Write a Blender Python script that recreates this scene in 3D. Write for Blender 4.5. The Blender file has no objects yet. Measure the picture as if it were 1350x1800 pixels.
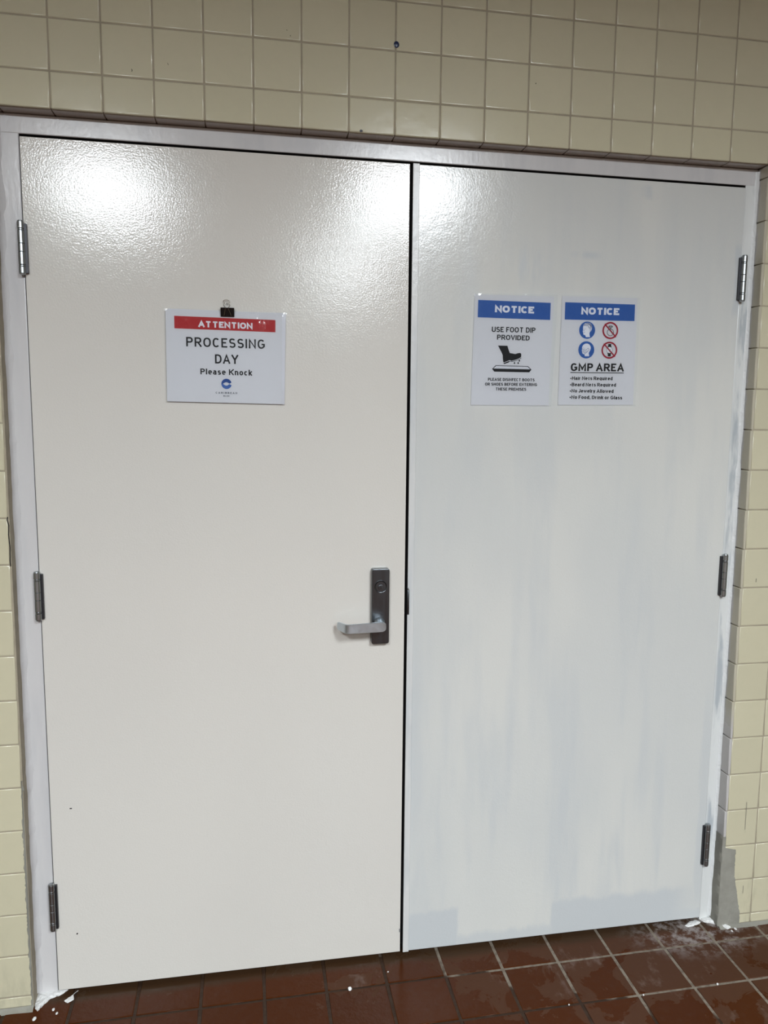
import bpy, bmesh, math, random
from mathutils import Vector, Matrix, noise

random.seed(7)
SC = bpy.context.scene
COL = SC.collection
PI = math.pi

# ------------------------------------------------------------------ camera
cam_d = bpy.data.cameras.new('camera')
cam = bpy.data.objects.new('camera', cam_d)
COL.objects.link(cam)
SC.camera = cam


def cam_matrix(loc, rx, ry, rz):
    # rz = yaw about z, rx = pitch, ry = roll about the viewing axis (y forward)
    R = Matrix.Rotation(rz, 3, 'Z') @ Matrix.Rotation(rx, 3, 'X') @ Matrix.Rotation(ry, 3, 'Y')
    X, Y, Z = R.col[0], R.col[1], R.col[2]
    M = Matrix((X, Z, -Y)).transposed().to_4x4()
    M.translation = Vector(loc)
    return M


cam.matrix_world = cam_matrix((0.6779, -2.0538, 1.5110), -0.1304, -0.0143, -0.1925)
cam_d.sensor_fit = 'VERTICAL'
cam_d.sensor_height = 36.0
cam_d.sensor_width = 27.0
cam_d.lens = 1438.85 / 1800 * 36.0
cam_d.shift_x = -53.33 / 1800
cam_d.shift_y = 0.93 / 1800
cam_d.clip_start = 0.05

# ------------------------------------------------------------------ world, exposure
world = bpy.data.worlds.new('world')
SC.world = world
world.use_nodes = True
world.node_tree.nodes['Background'].inputs[0].default_value = (0.05, 0.05, 0.05, 1)
world.node_tree.nodes['Background'].inputs[1].default_value = 0.1
SC.view_settings.view_transform = 'Standard'
SC.view_settings.look = 'None'
SC.view_settings.gamma = 1.0
SC.view_settings.use_curve_mapping = False
SC.view_settings.exposure = 0.0
LIGHT_STRENGTH = 87.0
CEILING_Z = 2.95
# recessed fluorescent panels in the ceiling: (x, y, size x, size y)
PANELS = [(-0.29, -3.99, 0.60, 1.20), (1.70, -3.63, 0.60, 1.20), (1.62, -6.05, 0.55, 0.90), (1.62, -6.98, 0.55, 0.90)]

# ------------------------------------------------------------------ node helpers


class NT:
    def __init__(s, name):
        s.m = bpy.data.materials.new(name)
        s.m.use_nodes = True
        s.t = s.m.node_tree
        s.b = s.t.nodes['Principled BSDF']
        s.out = s.t.nodes['Material Output']
        s._pos = None

    def n(s, typ, **kw):
        nd = s.t.nodes.new(typ)
        for k, v in kw.items():
            setattr(nd, k, v)
        return nd

    def put(s, sock, v):
        if isinstance(v, bpy.types.NodeSocket):
            s.t.links.new(v, sock)
        elif v is not None:
            if isinstance(v, (tuple, list)) and len(v) == 3 and sock.type == 'RGBA':
                v = (*v, 1)
            sock.default_value = v

    def pos(s):
        if s._pos is None:
            g = s.n('ShaderNodeNewGeometry')
            x = s.n('ShaderNodeSeparateXYZ')
            s.t.links.new(g.outputs['Position'], x.inputs[0])
            s._pos = (g.outputs['Position'], x.outputs[0], x.outputs[1], x.outputs[2])
        return s._pos

    def math(s, op, a, b=None, c=None, clamp=False):
        nd = s.n('ShaderNodeMath', operation=op, use_clamp=clamp)
        for i, v in enumerate((a, b, c)):
            if v is not None:
                s.put(nd.inputs[i], v)
        return nd.outputs[0]

    def noise(s, scale, detail=2.0, rough=0.5, stretch=None, off=(0, 0, 0), dist=0.0):
        mp = s.n('ShaderNodeMapping')
        mp.inputs['Location'].default_value = off
        mp.inputs['Scale'].default_value = stretch or (1, 1, 1)
        s.t.links.new(s.pos()[0], mp.inputs[0])
        nd = s.n('ShaderNodeTexNoise')
        nd.inputs['Scale'].default_value = scale
        nd.inputs['Detail'].default_value = detail
        nd.inputs['Roughness'].default_value = rough
        nd.inputs['Distortion'].default_value = dist
        s.t.links.new(mp.outputs[0], nd.inputs['Vector'])
        return nd.outputs['Fac']

    def ramp(s, v, a, b, o0=0.0, o1=1.0, smooth=True):
        nd = s.n('ShaderNodeMapRange', interpolation_type='SMOOTHSTEP' if smooth else 'LINEAR')
        s.put(nd.inputs[0], v)
        nd.inputs[1].default_value = a
        nd.inputs[2].default_value = b
        nd.inputs[3].default_value = o0
        nd.inputs[4].default_value = o1
        return nd.outputs[0]

    def mix(s, f, a, b):
        nd = s.n('ShaderNodeMix', data_type='RGBA')
        s.put(nd.inputs[0], f)
        s.put(nd.inputs[6], a)
        s.put(nd.inputs[7], b)
        return nd.outputs[2]

    def bump(s, h, strength=1.0, dist=0.001, normal=None):
        nd = s.n('ShaderNodeBump')
        nd.inputs['Strength'].default_value = strength
        nd.inputs['Distance'].default_value = dist
        s.put(nd.inputs['Height'], h)
        if normal is not None:
            s.put(nd.inputs['Normal'], normal)
        return nd.outputs[0]

    def set(s, color=None, rough=None, metal=None, normal=None, spec=None, **kw):
        if color is not None:
            s.put(s.b.inputs['Base Color'], color)
        if rough is not None:
            s.put(s.b.inputs['Roughness'], rough)
        if metal is not None:
            s.put(s.b.inputs['Metallic'], metal)
        if normal is not None:
            s.put(s.b.inputs['Normal'], normal)
        if spec is not None:
            s.put(s.b.inputs['Specular IOR Level'], spec)
        for k, v in kw.items():
            s.put(s.b.inputs[k], v)
        return s.m


def band(q, v, a0, a1, b1, b0):
    """1 inside a1..b1, falling to 0 outside a0..b0"""
    return q.math('MULTIPLY', q.ramp(v, a0, a1), q.ramp(v, b1, b0, 1.0, 0.0))


# ------------------------------------------------------------------ materials
def mat_left_door():
    q = NT('gloss_offwhite_paint')
    base = q.mix(q.ramp(q.noise(1.3, 2, stretch=(1, 1, .6)), .35, .7), (.660, .636, .592), (.635, .612, .572))
    h = q.noise(235, 2.0, .55)
    h2 = q.noise(60, 1.0)
    hh = q.math('ADD', q.math('MULTIPLY', h, .7), q.math('MULTIPLY', h2, .3))
    return q.set(base, .13, 0, q.bump(hh, 1.0, .00033), .42)


def mat_right_door():
    q = NT('streaky_white_over_grey_paint')
    _, x, y, z = q.pos()
    st = q.noise(2.6, 3, .6, stretch=(3.2, 1, .42), off=(3, 0, 1))
    fine = q.noise(9, 4, .62, stretch=(2.2, 1, .35), off=(1, 0, 5))
    m = q.ramp(st, .46, .62)
    m = q.math('MULTIPLY', m, q.ramp(fine, .32, .6, .35, 1.0))
    m = q.math('MULTIPLY', m, q.ramp(z, .0, 1.6, 1.0, .5))
    # brushed lap marks left along the bottom and up the left edge
    nz = q.math('MULTIPLY', q.math('SUBTRACT', fine, .5), .05)
    zz = q.math('ADD', z, nz)
    lap1 = q.math('MULTIPLY', q.ramp(zz, .110, .130, 1, 0), q.ramp(q.math('ADD', x, nz), 1.212, 1.226, 1, 0))
    lap2 = q.math('MULTIPLY', q.ramp(zz, .098, .128, 1, 0), q.ramp(q.math('ADD', x, nz), 1.485, 1.50))
    lap2 = q.math('MULTIPLY', lap2, q.ramp(x, 1.85, 1.93, 1, .3))
    lap3 = q.ramp(zz, .03, .055, .8, 0)
    lap4 = q.math('MULTIPLY', band(q, z, .2, .5, .75, 1.0), q.ramp(q.math('ADD', x, nz), 1.085, 1.13, .7, 0))
    lap5 = q.math('MULTIPLY', band(q, z, .0, .1, .55, .8), q.ramp(q.math('SUBTRACT', x, nz), 1.93, 1.945, 0, .6))
    m = q.math('MULTIPLY', m, .75)
    smud = q.math('MULTIPLY', q.math('MULTIPLY', band(q, x, 1.28, 1.37, 1.37, 1.46), band(q, z, 1.78, 1.86, 1.87, 1.95)), q.ramp(fine, .40, .62))
    smud2 = q.math('MULTIPLY', q.math('MULTIPLY', band(q, x, 1.45, 1.52, 1.53, 1.58), band(q, z, 1.885, 1.90, 1.902, 1.915)), q.ramp(fine, .35, .55))
    smud3 = q.math('MULTIPLY', q.ramp(q.math('ADD', x, nz), 1.936, 1.95), band(q, z, 1.74, 1.78, 1.93, 1.97))
    smud4 = q.math('MULTIPLY', q.math('MULTIPLY', band(q, x, 1.62, 1.72, 1.75, 1.85), band(q, z, 2.04, 2.06, 2.075, 2.09)), q.ramp(fine, .4, .6))
    for l in (smud, smud2, smud3, smud4, lap1, lap2, lap3, lap4, lap5):
        m = q.math('MAXIMUM', m, l)
    warm = q.ramp(q.noise(2.2, 2, .5, stretch=(1.2, 1, .6), off=(7, 0, 2)), .42, .62)
    c0 = q.mix(warm, (.600, .608, .592), (.640, .640, .612))
    col = q.mix(m, c0, (.535, .558, .570))
    speck = q.ramp(q.noise(260, 1.5, .5, off=(2, 0, 9)), .70, .76)
    col = q.mix(q.math('MULTIPLY', speck, .35), col, (.36, .39, .41))
    h = q.noise(190, 2, .5)
    h2 = q.noise(45, 1.5)
    hh = q.math('ADD', q.math('MULTIPLY', h, .5), q.math('MULTIPLY', h2, .5))
    return q.set(col, q.ramp(m, 0, 1, .17, .26), 0, q.bump(hh, 1.0, .00034), .5)


def mat_frame(name, patchy):
    q = NT(name)
    _, x, y, z = q.pos()
    base = (.60, .585, .585)
    if patchy:
        a = q.noise(11, 4, .6, stretch=(2.0, 1, .35), off=(0, 0, 4))
        m = q.ramp(a, .48, .62)
        band_ = band(q, x, 1.966, 1.974, 1.988, 1.996)
        m = q.math('MULTIPLY', m, q.math('ADD', q.math('MULTIPLY', band_, .75), .25))
        base = q.mix(m, (.66, .67, .66), (.42, .45, .475))
    else:
        a = q.noise(5, 3, .6, stretch=(3.0, 1, .5), off=(2, 0, 4))
        base = q.mix(q.ramp(a, .4, .7), (.60, .588, .588), (.54, .535, .545))
    h = q.noise(120, 2, .5, stretch=(1, 1, .5))
    return q.set(base, .19, 0, q.bump(h, 1.0, .00016), .5)


def mat_wall_tile():
    q = NT('cream_glazed_tile')
    oi = q.n('ShaderNodeObjectInfo').outputs['Random']
    base = q.mix(oi, (.555, .518, .375), (.585, .546, .395))
    n1 = q.noise(30, 4, .6)
    base = q.mix(q.ramp(n1, .40, .72, 0, .22), base, (.52, .49, .35))
    # grime rising from the floor and a few rubbed scuffs
    _, x, y, z = q.pos()
    g = q.math('MULTIPLY', q.ramp(z, .0, .30, 1, 0), q.ramp(q.noise(16, 4, .65, stretch=(2, 1, .6)), .45, .68))
    base = q.mix(q.math('MULTIPLY', g, .35), base, (.36, .34, .25))
    h = q.noise(35, 1.5)
    return q.set(base, q.ramp(n1, .3, .7, .13, .155), 0, q.bump(h, 1.0, .0002), .5)


def mat_reveal_tile():
    q = NT('reveal_tile_with_paint_overlap')
    _, x, y, z = q.pos()
    n1 = q.math('MULTIPLY', q.math('SUBTRACT', q.noise(28, 3, .6, stretch=(1, 1, .6)), .5), .022)
    yy = q.math('ADD', y, n1)
    right = q.ramp(x, .9, 1.1)
    edge_l = q.ramp(q.math('ADD', yy, q.ramp(z, 1.45, 1.8, 0, .016)), -.030, -.018)
    low_l = q.ramp(z, .55, 1.0, 1.0, 1.0)
    edge_r = q.ramp(yy, -.012, -.002)
    low_r = q.math('MULTIPLY', q.ramp(q.math('ADD', z, q.math('MULTIPLY', n1, 2.0)), .60, .68, 1, 0), .85)
    mr = q.math('MAXIMUM', edge_r, low_r)
    nd = q.n('ShaderNodeMix', data_type='FLOAT')
    q.put(nd.inputs[0], right)
    q.put(nd.inputs[2], q.math('MULTIPLY', edge_l, low_l))
    q.put(nd.inputs[3], mr)
    m = nd.outputs[0]
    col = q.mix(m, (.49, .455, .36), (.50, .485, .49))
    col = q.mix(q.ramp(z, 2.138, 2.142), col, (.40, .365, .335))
    h = q.noise(60, 2)
    return q.set(col, q.ramp(m, 0, 1, .15, .3), 0, q.bump(h, 1.0, .0005), .5)


def mat_floor_tile():
    q = NT('red_quarry_tile')
    _, x, y, z = q.pos()
    oi = q.n('ShaderNodeObjectInfo').outputs['Random']
    n1 = q.noise(7, 5, .62, dist=.6)
    n2 = q.noise(40, 4, .65)
    edge = q.math('ADD', q.math('MULTIPLY', q.math('SUBTRACT', x, 1.25), .22), q.math('MULTIPLY', q.math('ADD', y, .18), .42))
    dry = q.ramp(q.math('ADD', n1, edge), .53, .57)
    wet = q.mix(oi, (.066, .017, .0035), (.056, .0145, .003))
    dryc = q.mix(oi, (.080, .034, .018), (.070, .030, .016))
    dryc = q.mix(q.ramp(q.noise(12, 5, .7, off=(4, 1, 0), stretch=(1, .5, 1)), .56, .72, 0, .55), dryc, (.19, .14, .12))
    col = q.mix(dry, wet, dryc)
    col = q.mix(q.ramp(n2, .45, .8, 0, .35), col, (.07, .03, .018))
    # damp dirt line that collects under the doors
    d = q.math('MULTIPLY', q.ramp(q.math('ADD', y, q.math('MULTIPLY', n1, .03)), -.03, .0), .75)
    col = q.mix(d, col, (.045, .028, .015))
    # dried plaster dust by the right jamb
    dx = q.math('SUBTRACT', x, 1.93)
    dy = q.math('MULTIPLY', q.math('ADD', y, .04), 1.8)
    r = q.math('SQRT', q.math('ADD', q.math('MULTIPLY', dx, dx), q.math('MULTIPLY', dy, dy)))
    du = q.math('MULTIPLY', q.ramp(r, .05, .26, 1, 0), q.ramp(q.noise(22, 5, .7, off=(0, 3, 0)), .44, .62))
    col = q.mix(q.math('MULTIPLY', du, .7), col, (.36, .33, .32))
    rough = q.ramp(dry, 0, 1, .22, .5)
    h = q.math('ADD', q.math('MULTIPLY', n2, .6), q.math('MULTIPLY', n1, .4))
    return q.set(col, rough, 0, q.bump(h, 1.0, .0018), .08)


def mat_mortar():
    q = NT('floor_joint_mortar')
    _, x, y, z = q.pos()
    n1 = q.noise(9, 4, .6)
    a = q.math('ADD', q.math('MULTIPLY', q.math('SUBTRACT', x, 1.36), 1.0), q.math('MULTIPLY', q.math('ADD', y, .15), 2.0))
    dry = q.ramp(q.math('ADD', a, q.math('MULTIPLY', q.math('SUBTRACT', n1, .5), .5)), -.05, .02)
    col = q.mix(dry, (.035, .018, .010), (.23, .195, .155))
    col = q.mix(q.ramp(q.noise(60, 3), .4, .7, 0, .5), col, (.06, .035, .022))
    return q.set(col, q.ramp(dry, 0, 1, .55, .85), 0, q.bump(q.noise(150, 3), 1, .001), .2)


def mat_cement(name='grey_cement_patch', c=(.235, .228, .198)):
    q = NT(name)
    col = q.mix(q.ramp(q.noise(14, 4, .6), .35, .7), c, tuple(v * 1.25 for v in c))
    return q.set(col, .75, 0, q.bump(q.noise(90, 4, .6), 1, .0012))


def mat_plain(name, c, rough=.5, metal=0.0, bump=None, spec=.5, var=0.0):
    q = NT(name)
    col = c
    if var:
        col = q.mix(q.ramp(q.noise(25, 3), .35, .7, 0, var), c, tuple(v * .6 for v in c))
    nrm = None
    if bump:
        nrm = q.bump(q.noise(bump[0], 2), 1.0, bump[1])
    return q.set(col, rough, metal, nrm, spec)


def mat_metal(name, c, rough, brushed=True):
    q = NT(name)
    n = q.noise(220, 2, .5, stretch=(1, 1, .06) if brushed else (.4, .4, .4))
    return q.set(c, q.ramp(n, .3, .7, rough - .02, rough + .03), 1.0, q.bump(n, 1.0, .000015))


def mat_laminate():
    q = NT('clear_laminate_film')
    tr = q.n('ShaderNodeBsdfTransparent')
    tr.inputs[0].default_value = (.965, .97, .975, 1)
    gl = q.n('ShaderNodeBsdfGlossy')
    gl.inputs['Roughness'].default_value = .09
    gl.inputs['Color'].default_value = (1, 1, 1, 1)
    fr = q.n('ShaderNodeFresnel')
    fr.inputs[0].default_value = 1.38
    h = q.noise(26, 2.5, .5)
    b = q.bump(h, 1.0, .0025)
    q.t.links.new(b, gl.inputs['Normal'])
    mx = q.n('ShaderNodeMixShader')
    q.put(mx.inputs[0], fr.outputs[0])
    q.t.links.new(tr.outputs[0], mx.inputs[1])
    q.t.links.new(gl.outputs[0], mx.inputs[2])
    q.t.links.new(mx.outputs[0], q.out.inputs[0])
    q.t.nodes.remove(q.b)
    return q.m


def mat_emit(name, c, s):
    q = NT(name)
    return q.set(c, .5, 0, None, .5, **{'Emission Color': c, 'Emission Strength': s})


def mat_room_wall():
    q = NT('cream_wall_tile_far')
    br = q.n('ShaderNodeTexBrick')
    br.offset = 0.0
    br.inputs['Color1'].default_value = (.30, .285, .22, 1)
    br.inputs['Color2'].default_value = (.32, .30, .235, 1)
    br.inputs['Mortar'].default_value = (.25, .22, .16, 1)
    br.inputs['Scale'].default_value = 1.0
    br.inputs['Mortar Size'].default_value = .002
    br.inputs['Brick Width'].default_value = .1095
    br.inputs['Row Height'].default_value = .1095
    mp = q.n('ShaderNodeCombineXYZ')
    _, x, y, z = q.pos()
    q.put(mp.inputs[0], q.math('ADD', x, y))
    q.put(mp.inputs[1], z)
    q.t.links.new(mp.outputs[0], br.inputs['Vector'])
    return q.set(br.outputs[0], .2)


M = dict(
    door_l=mat_left_door(), door_r=mat_right_door(),
    frame=mat_frame('painted_steel_frame', False), frame_r=mat_frame('patchy_painted_steel_frame', True),
    tile=mat_wall_tile(), reveal=mat_reveal_tile(),
    grout=mat_plain('tile_grout', (.36, .315, .235), .85, bump=(300, .0006), var=.4),
    ftile=mat_floor_tile(), mortar=mat_mortar(), cement=mat_cement(),
    caulk=mat_plain('white_caulk', (.72, .73, .73), .35, bump=(90, .002)),
    caulk_l=mat_plain('painted_caulk', (.57, .56, .565), .35, bump=(90, .001)),
    splat=mat_plain('spilt_white_paint', (.78, .78, .77), .45, bump=(160, .003)),
    hinge=mat_metal('zinc_hinge_metal', (.40, .425, .44), .33),
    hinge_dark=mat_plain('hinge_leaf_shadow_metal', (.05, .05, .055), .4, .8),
    plate=mat_metal('satin_lock_metal', (.125, .136, .147), .30),
    lever=mat_metal('worn_lever_metal', (.60, .655, .70), .40, False),
    dark=mat_plain('keyway_black', (.01, .01, .01), .5),
    black=mat_plain('black_ink', (.012, .012, .013), .5, spec=.12),
    edge=mat_plain('gap_shade_edge', (.045, .042, .042), .6),  # leaf edges and frame rabbet coloured near black for the shade in the gaps
    gapdark=mat_plain('dark_stop_shade', (.02, .02, .02), .8),  # stop coloured black to stand in for the shade deep behind the gaps
    paper=mat_plain('white_paper', (.535, .537, .560), .6),
    paper_back=mat_plain('laminated_sheet_edge', (.56, .56, .60), .35),
    red=mat_plain('red_ink', (.36, .022, .024), .5, spec=.12),
    dred=mat_plain('dark_red_ink', (.27, .014, .030), .5, spec=.12),
    blue=mat_plain('blue_ink', (.030, .095, .31), .5, spec=.12),
    navy=mat_plain('navy_ink', (.020, .060, .22), .5, spec=.12),
    lblue=mat_plain('light_blue_ink', (.045, .11, .33), .5, spec=.12),
    whiteink=mat_plain('unprinted_white', (.63, .64, .68), .6),
    scuff=mat_plain('scuff_grey', (.30, .275, .22), .5),
    grey=mat_plain('grey_ink', (.09, .10, .12), .5, spec=.12),
    laminate=mat_laminate(),
    clip=mat_plain('black_enamel', (.006, .006, .006), .28),
    wire=mat_metal('nickel_wire', (.55, .53, .48), .2, False),
    ceiling=mat_plain('white_ceiling_panel', (.45, .45, .43), .8),
    emit=mat_emit('light_diffuser', (.90, .96, 1.0), LIGHT_STRENGTH),
    lampframe=mat_plain('lamp_cutoff_trim', (.35, .35, .35), .5),
    roomwall=mat_room_wall(),
    roomfar=mat_plain('dim_far_wall', (.11, .105, .10), .6),
    bluedot=mat_plain('dark_blue_blob', (.01, .02, .07), .3),
)


# ------------------------------------------------------------------ mesh helpers
def link(name, bm, mat, parent=None, smooth=False):
    me = bpy.data.meshes.new(name)
    bm.normal_update()
    bm.to_mesh(me)
    bm.free()
    if smooth:
        for p in me.polygons:
            p.use_smooth = True
        me.set_sharp_from_angle(angle=.75)
        for p in me.polygons:
            if p.area > .004:
                p.use_smooth = False
    if mat:
        me.materials.append(mat)
    o = bpy.data.objects.new(name, me)
    COL.objects.link(o)
    if parent:
        o.parent = parent
    return o


def empty(name, loc=(0, 0, 0), parent=None):
    o = bpy.data.objects.new(name, None)
    COL.objects.link(o)
    o.location = loc
    o.parent = parent
    return o


def tag(o, label, cat, group=None):
    o['label'] = label
    o['category'] = cat
    if group:
        o['group'] = group
    return o


def structure(o):
    o['kind'] = 'structure'
    return o


def box(bm, x0, x1, y0, y1, z0, z1):
    vs = [bm.verts.new((x, y, z)) for x in (x0, x1) for y in (y0, y1) for z in (z0, z1)]
    for f in ((0, 1, 3, 2), (4, 6, 7, 5), (0, 4, 5, 1), (2, 3, 7, 6), (0, 2, 6, 4), (1, 5, 7, 3)):
        bm.faces.new([vs[i] for i in f])
    return vs


def bevel_all(bm, w, seg=2, angle=0.5):
    bm.normal_update()
    es = [e for e in bm.edges if len(e.link_faces) == 2 and e.calc_face_angle(0) > angle]
    bmesh.ops.bevel(bm, geom=es, offset=w, segments=seg, affect='EDGES', profile=.5, clamp_overlap=True)


def bbox_obj(name, dims, mat, parent=None, bev=0.0, seg=2, smooth=False):
    bm = bmesh.new()
    box(bm, *dims)
    if bev:
        bevel_all(bm, bev, seg)
    return link(name, bm, mat, parent, smooth)


def tile_mesh(name, w, h, t, bev, mat, axis='y'):
    """tile with a cushioned face: face on local y=0 looking to -y (or z=0 looking +z), body behind"""
    bm = bmesh.new()
    rings = [(0, t), (0, bev * .75), (bev * .22, bev * .28), (bev * .55, bev * .06), (bev * .95, 0)]
    loops = []
    for inset, d in rings:
        a, b = w / 2 - inset, h / 2 - inset
        pts = [(-a, -b), (a, -b), (a, b), (-a, b)]
        if axis == 'y':
            loops.append([bm.verts.new((p[0], d, p[1])) for p in pts])
        elif axis == 'z':
            loops.append([bm.verts.new((p[0], p[1], -d)) for p in pts])
        elif axis == 'x+':   # face looks to +x
            loops.append([bm.verts.new((-d, p[0], p[1])) for p in pts])
        elif axis == 'x-':
            loops.append([bm.verts.new((d, -p[0], p[1])) for p in pts])
        elif axis == 'z-':   # face looks down
            loops.append([bm.verts.new((p[0], -p[1], d)) for p in pts])
    sm = []
    for k in range(4):
        for i in range(4):
            f = bm.faces.new((loops[k][i], loops[k][(i + 1) % 4], loops[k + 1][(i + 1) % 4], loops[k + 1][i]))
            if k:
                sm.append(f)
    bm.faces.new(loops[4])
    for f in sm:
        f.smooth = True
    me = bpy.data.meshes.new(name)
    bm.normal_update()
    bm.to_mesh(me)
    bm.free()
    me.materials.append(mat)
    return me


def place(name, me, loc, parent, rot=(0, 0, 0)):
    o = bpy.data.objects.new(name, me)
    COL.objects.link(o)
    o.location = loc
    o.rotation_euler = rot
    o.parent = parent
    return o


def join_mesh(name, items, mat, parent):
    """items: list of (mesh, loc, rot) -> one stuff object"""
    bm = bmesh.new()
    for me, loc, rot in items:
        n0 = len(bm.verts)
        bm.from_mesh(me)
        bm.verts.ensure_lookup_table()
        mtx = Matrix.Translation(loc) @ Matrix.Rotation(rot[2], 4, 'Z')
        for v in bm.verts[n0:]:
            v.co = mtx @ v.co
    o = link(name, bm, mat, parent)
    o['kind'] = 'stuff'
    return o


def cyl(bm, c, r, axis, a0, a1, n=20, r1=None, caps=True):
    """cylinder along axis ('x','y','z') from a0 to a1; c = the two other coords in order"""
    r1 = r if r1 is None else r1
    L = []
    for a, rr in ((a0, r), (a1, r1)):
        ring = []
        for i in range(n):
            u, v = c[0] + rr * math.cos(2 * PI * i / n), c[1] + rr * math.sin(2 * PI * i / n)
            p = {'x': (a, u, v), 'y': (u, a, v), 'z': (u, v, a)}[axis]
            ring.append(bm.verts.new(p))
        L.append(ring)
    for i in range(n):
        bm.faces.new((L[0][i], L[0][(i + 1) % n], L[1][(i + 1) % n], L[1][i]))
    if caps:
        bm.faces.new(L[0][::-1])
        bm.faces.new(L[1])


def lathe(bm, prof, cx, cy, n=24):
    """profile list of (r, z) spun about a vertical axis"""
    rings = []
    for r, z in prof:
        rings.append([bm.verts.new((cx + r * math.cos(2 * PI * i / n), cy + r * math.sin(2 * PI * i / n), z)) for i in range(n)])
    for k in range(len(rings) - 1):
        for i in range(n):
            bm.faces.new((rings[k][i], rings[k][(i + 1) % n], rings[k + 1][(i + 1) % n], rings[k + 1][i]))
    bm.faces.new(rings[0][::-1])
    bm.faces.new(rings[-1])


def tube(bm, pts, r, n=8):
    pts = [Vector(p) for p in pts]
    rings = []
    for i, p in enumerate(pts):
        d = (pts[min(i + 1, len(pts) - 1)] - pts[max(i - 1, 0)]).normalized()
        up = Vector((0, 1, 0)) if abs(d.y) < .9 else Vector((1, 0, 0))
        s = d.cross(up).normalized()
        t = s.cross(d)
        rings.append([bm.verts.new(p + r * (math.cos(2 * PI * k / n) * s + math.sin(2 * PI * k / n) * t)) for k in range(n)])
    for a, b in zip(rings, rings[1:]):
        for k in range(n):
            bm.faces.new((a[k], a[(k + 1) % n], b[(k + 1) % n], b[k]))
    bm.faces.new(rings[0][::-1])
    bm.faces.new(rings[-1])


def poly_y(bm, pts, y):
    """flat polygon in a plane of constant y, facing the room (-y)"""
    vs = [bm.verts.new((p[0], y, p[1])) for p in pts]
    f = bm.faces.new(vs)
    f.normal_update()
    if f.normal.y > 0:
        f.normal_flip()
    return f


def tri(bm):
    bmesh.ops.triangulate(bm, faces=[f for f in bm.faces if len(f.verts) > 4])


def ellipse(cx, cz, rx, rz, n=40, a0=0, a1=360):
    return [(cx + rx * math.cos(math.radians(a0 + (a1 - a0) * i / n)), cz + rz * math.sin(math.radians(a0 + (a1 - a0) * i / n))) for i in range(n)]


def ring_y(bm, cx, cz, rx, rz, w, y, n=40):
    o = ellipse(cx, cz, rx, rz, n)
    i_ = ellipse(cx, cz, rx - w, rz - w, n)
    vo = [bm.verts.new((p[0], y, p[1])) for p in o]
    vi = [bm.verts.new((p[0], y, p[1])) for p in i_]
    for k in range(n):
        bm.faces.new((vo[k], vo[(k + 1) % n], vi[(k + 1) % n], vi[k]))


def ribbon(bm, pts, hw, y, dy=0.0):
    """flat stroke of half-width hw along a polyline in the x-z plane, mitred"""
    P = [Vector(p) for p in pts]
    closed = (P[0] - P[-1]).length < 1e-7
    if closed:
        P = P[:-1]
    n = len(P)
    L, Rr = [], []
    for i, p in enumerate(P):
        if closed:
            a, b = P[(i - 1) % n], P[(i + 1) % n]
        else:
            a, b = P[max(i - 1, 0)], P[min(i + 1, n - 1)]
        d0 = (p - a) if (closed or i > 0) else (b - p)
        d1 = (b - p) if (closed or i < n - 1) else (p - a)
        d0 = d0.normalized()
        d1 = d1.normalized()
        n0 = Vector((-d0.y, d0.x))
        n1 = Vector((-d1.y, d1.x))
        m = n0 + n1
        if m.length < .3:
            m = n0
        m.normalize()
        k = hw / max(m.dot(n0), .45)
        yi = y + dy * i
        L.append(bm.verts.new((p.x + m.x * k, yi, p.y + m.y * k)))
        Rr.append(bm.verts.new((p.x - m.x * k, yi, p.y - m.y * k)))
    for i in range(n if closed else n - 1):
        j = (i + 1) % n
        bm.faces.new((L[i], Rr[i], Rr[j], L[j]))


# ------------------------------------------------------------------ lettering: a small stroked sans
def arc(cx, cy, rx, ry, a0, a1, n=10, e=2.35):
    out = []
    for i in range(n + 1):
        a = math.radians(a0 + (a1 - a0) * i / n)
        c, s = math.cos(a), math.sin(a)
        out.append((cx + rx * math.copysign(abs(c) ** (2 / e), c), cy + ry * math.copysign(abs(s) ** (2 / e), s)))
    return out


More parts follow.
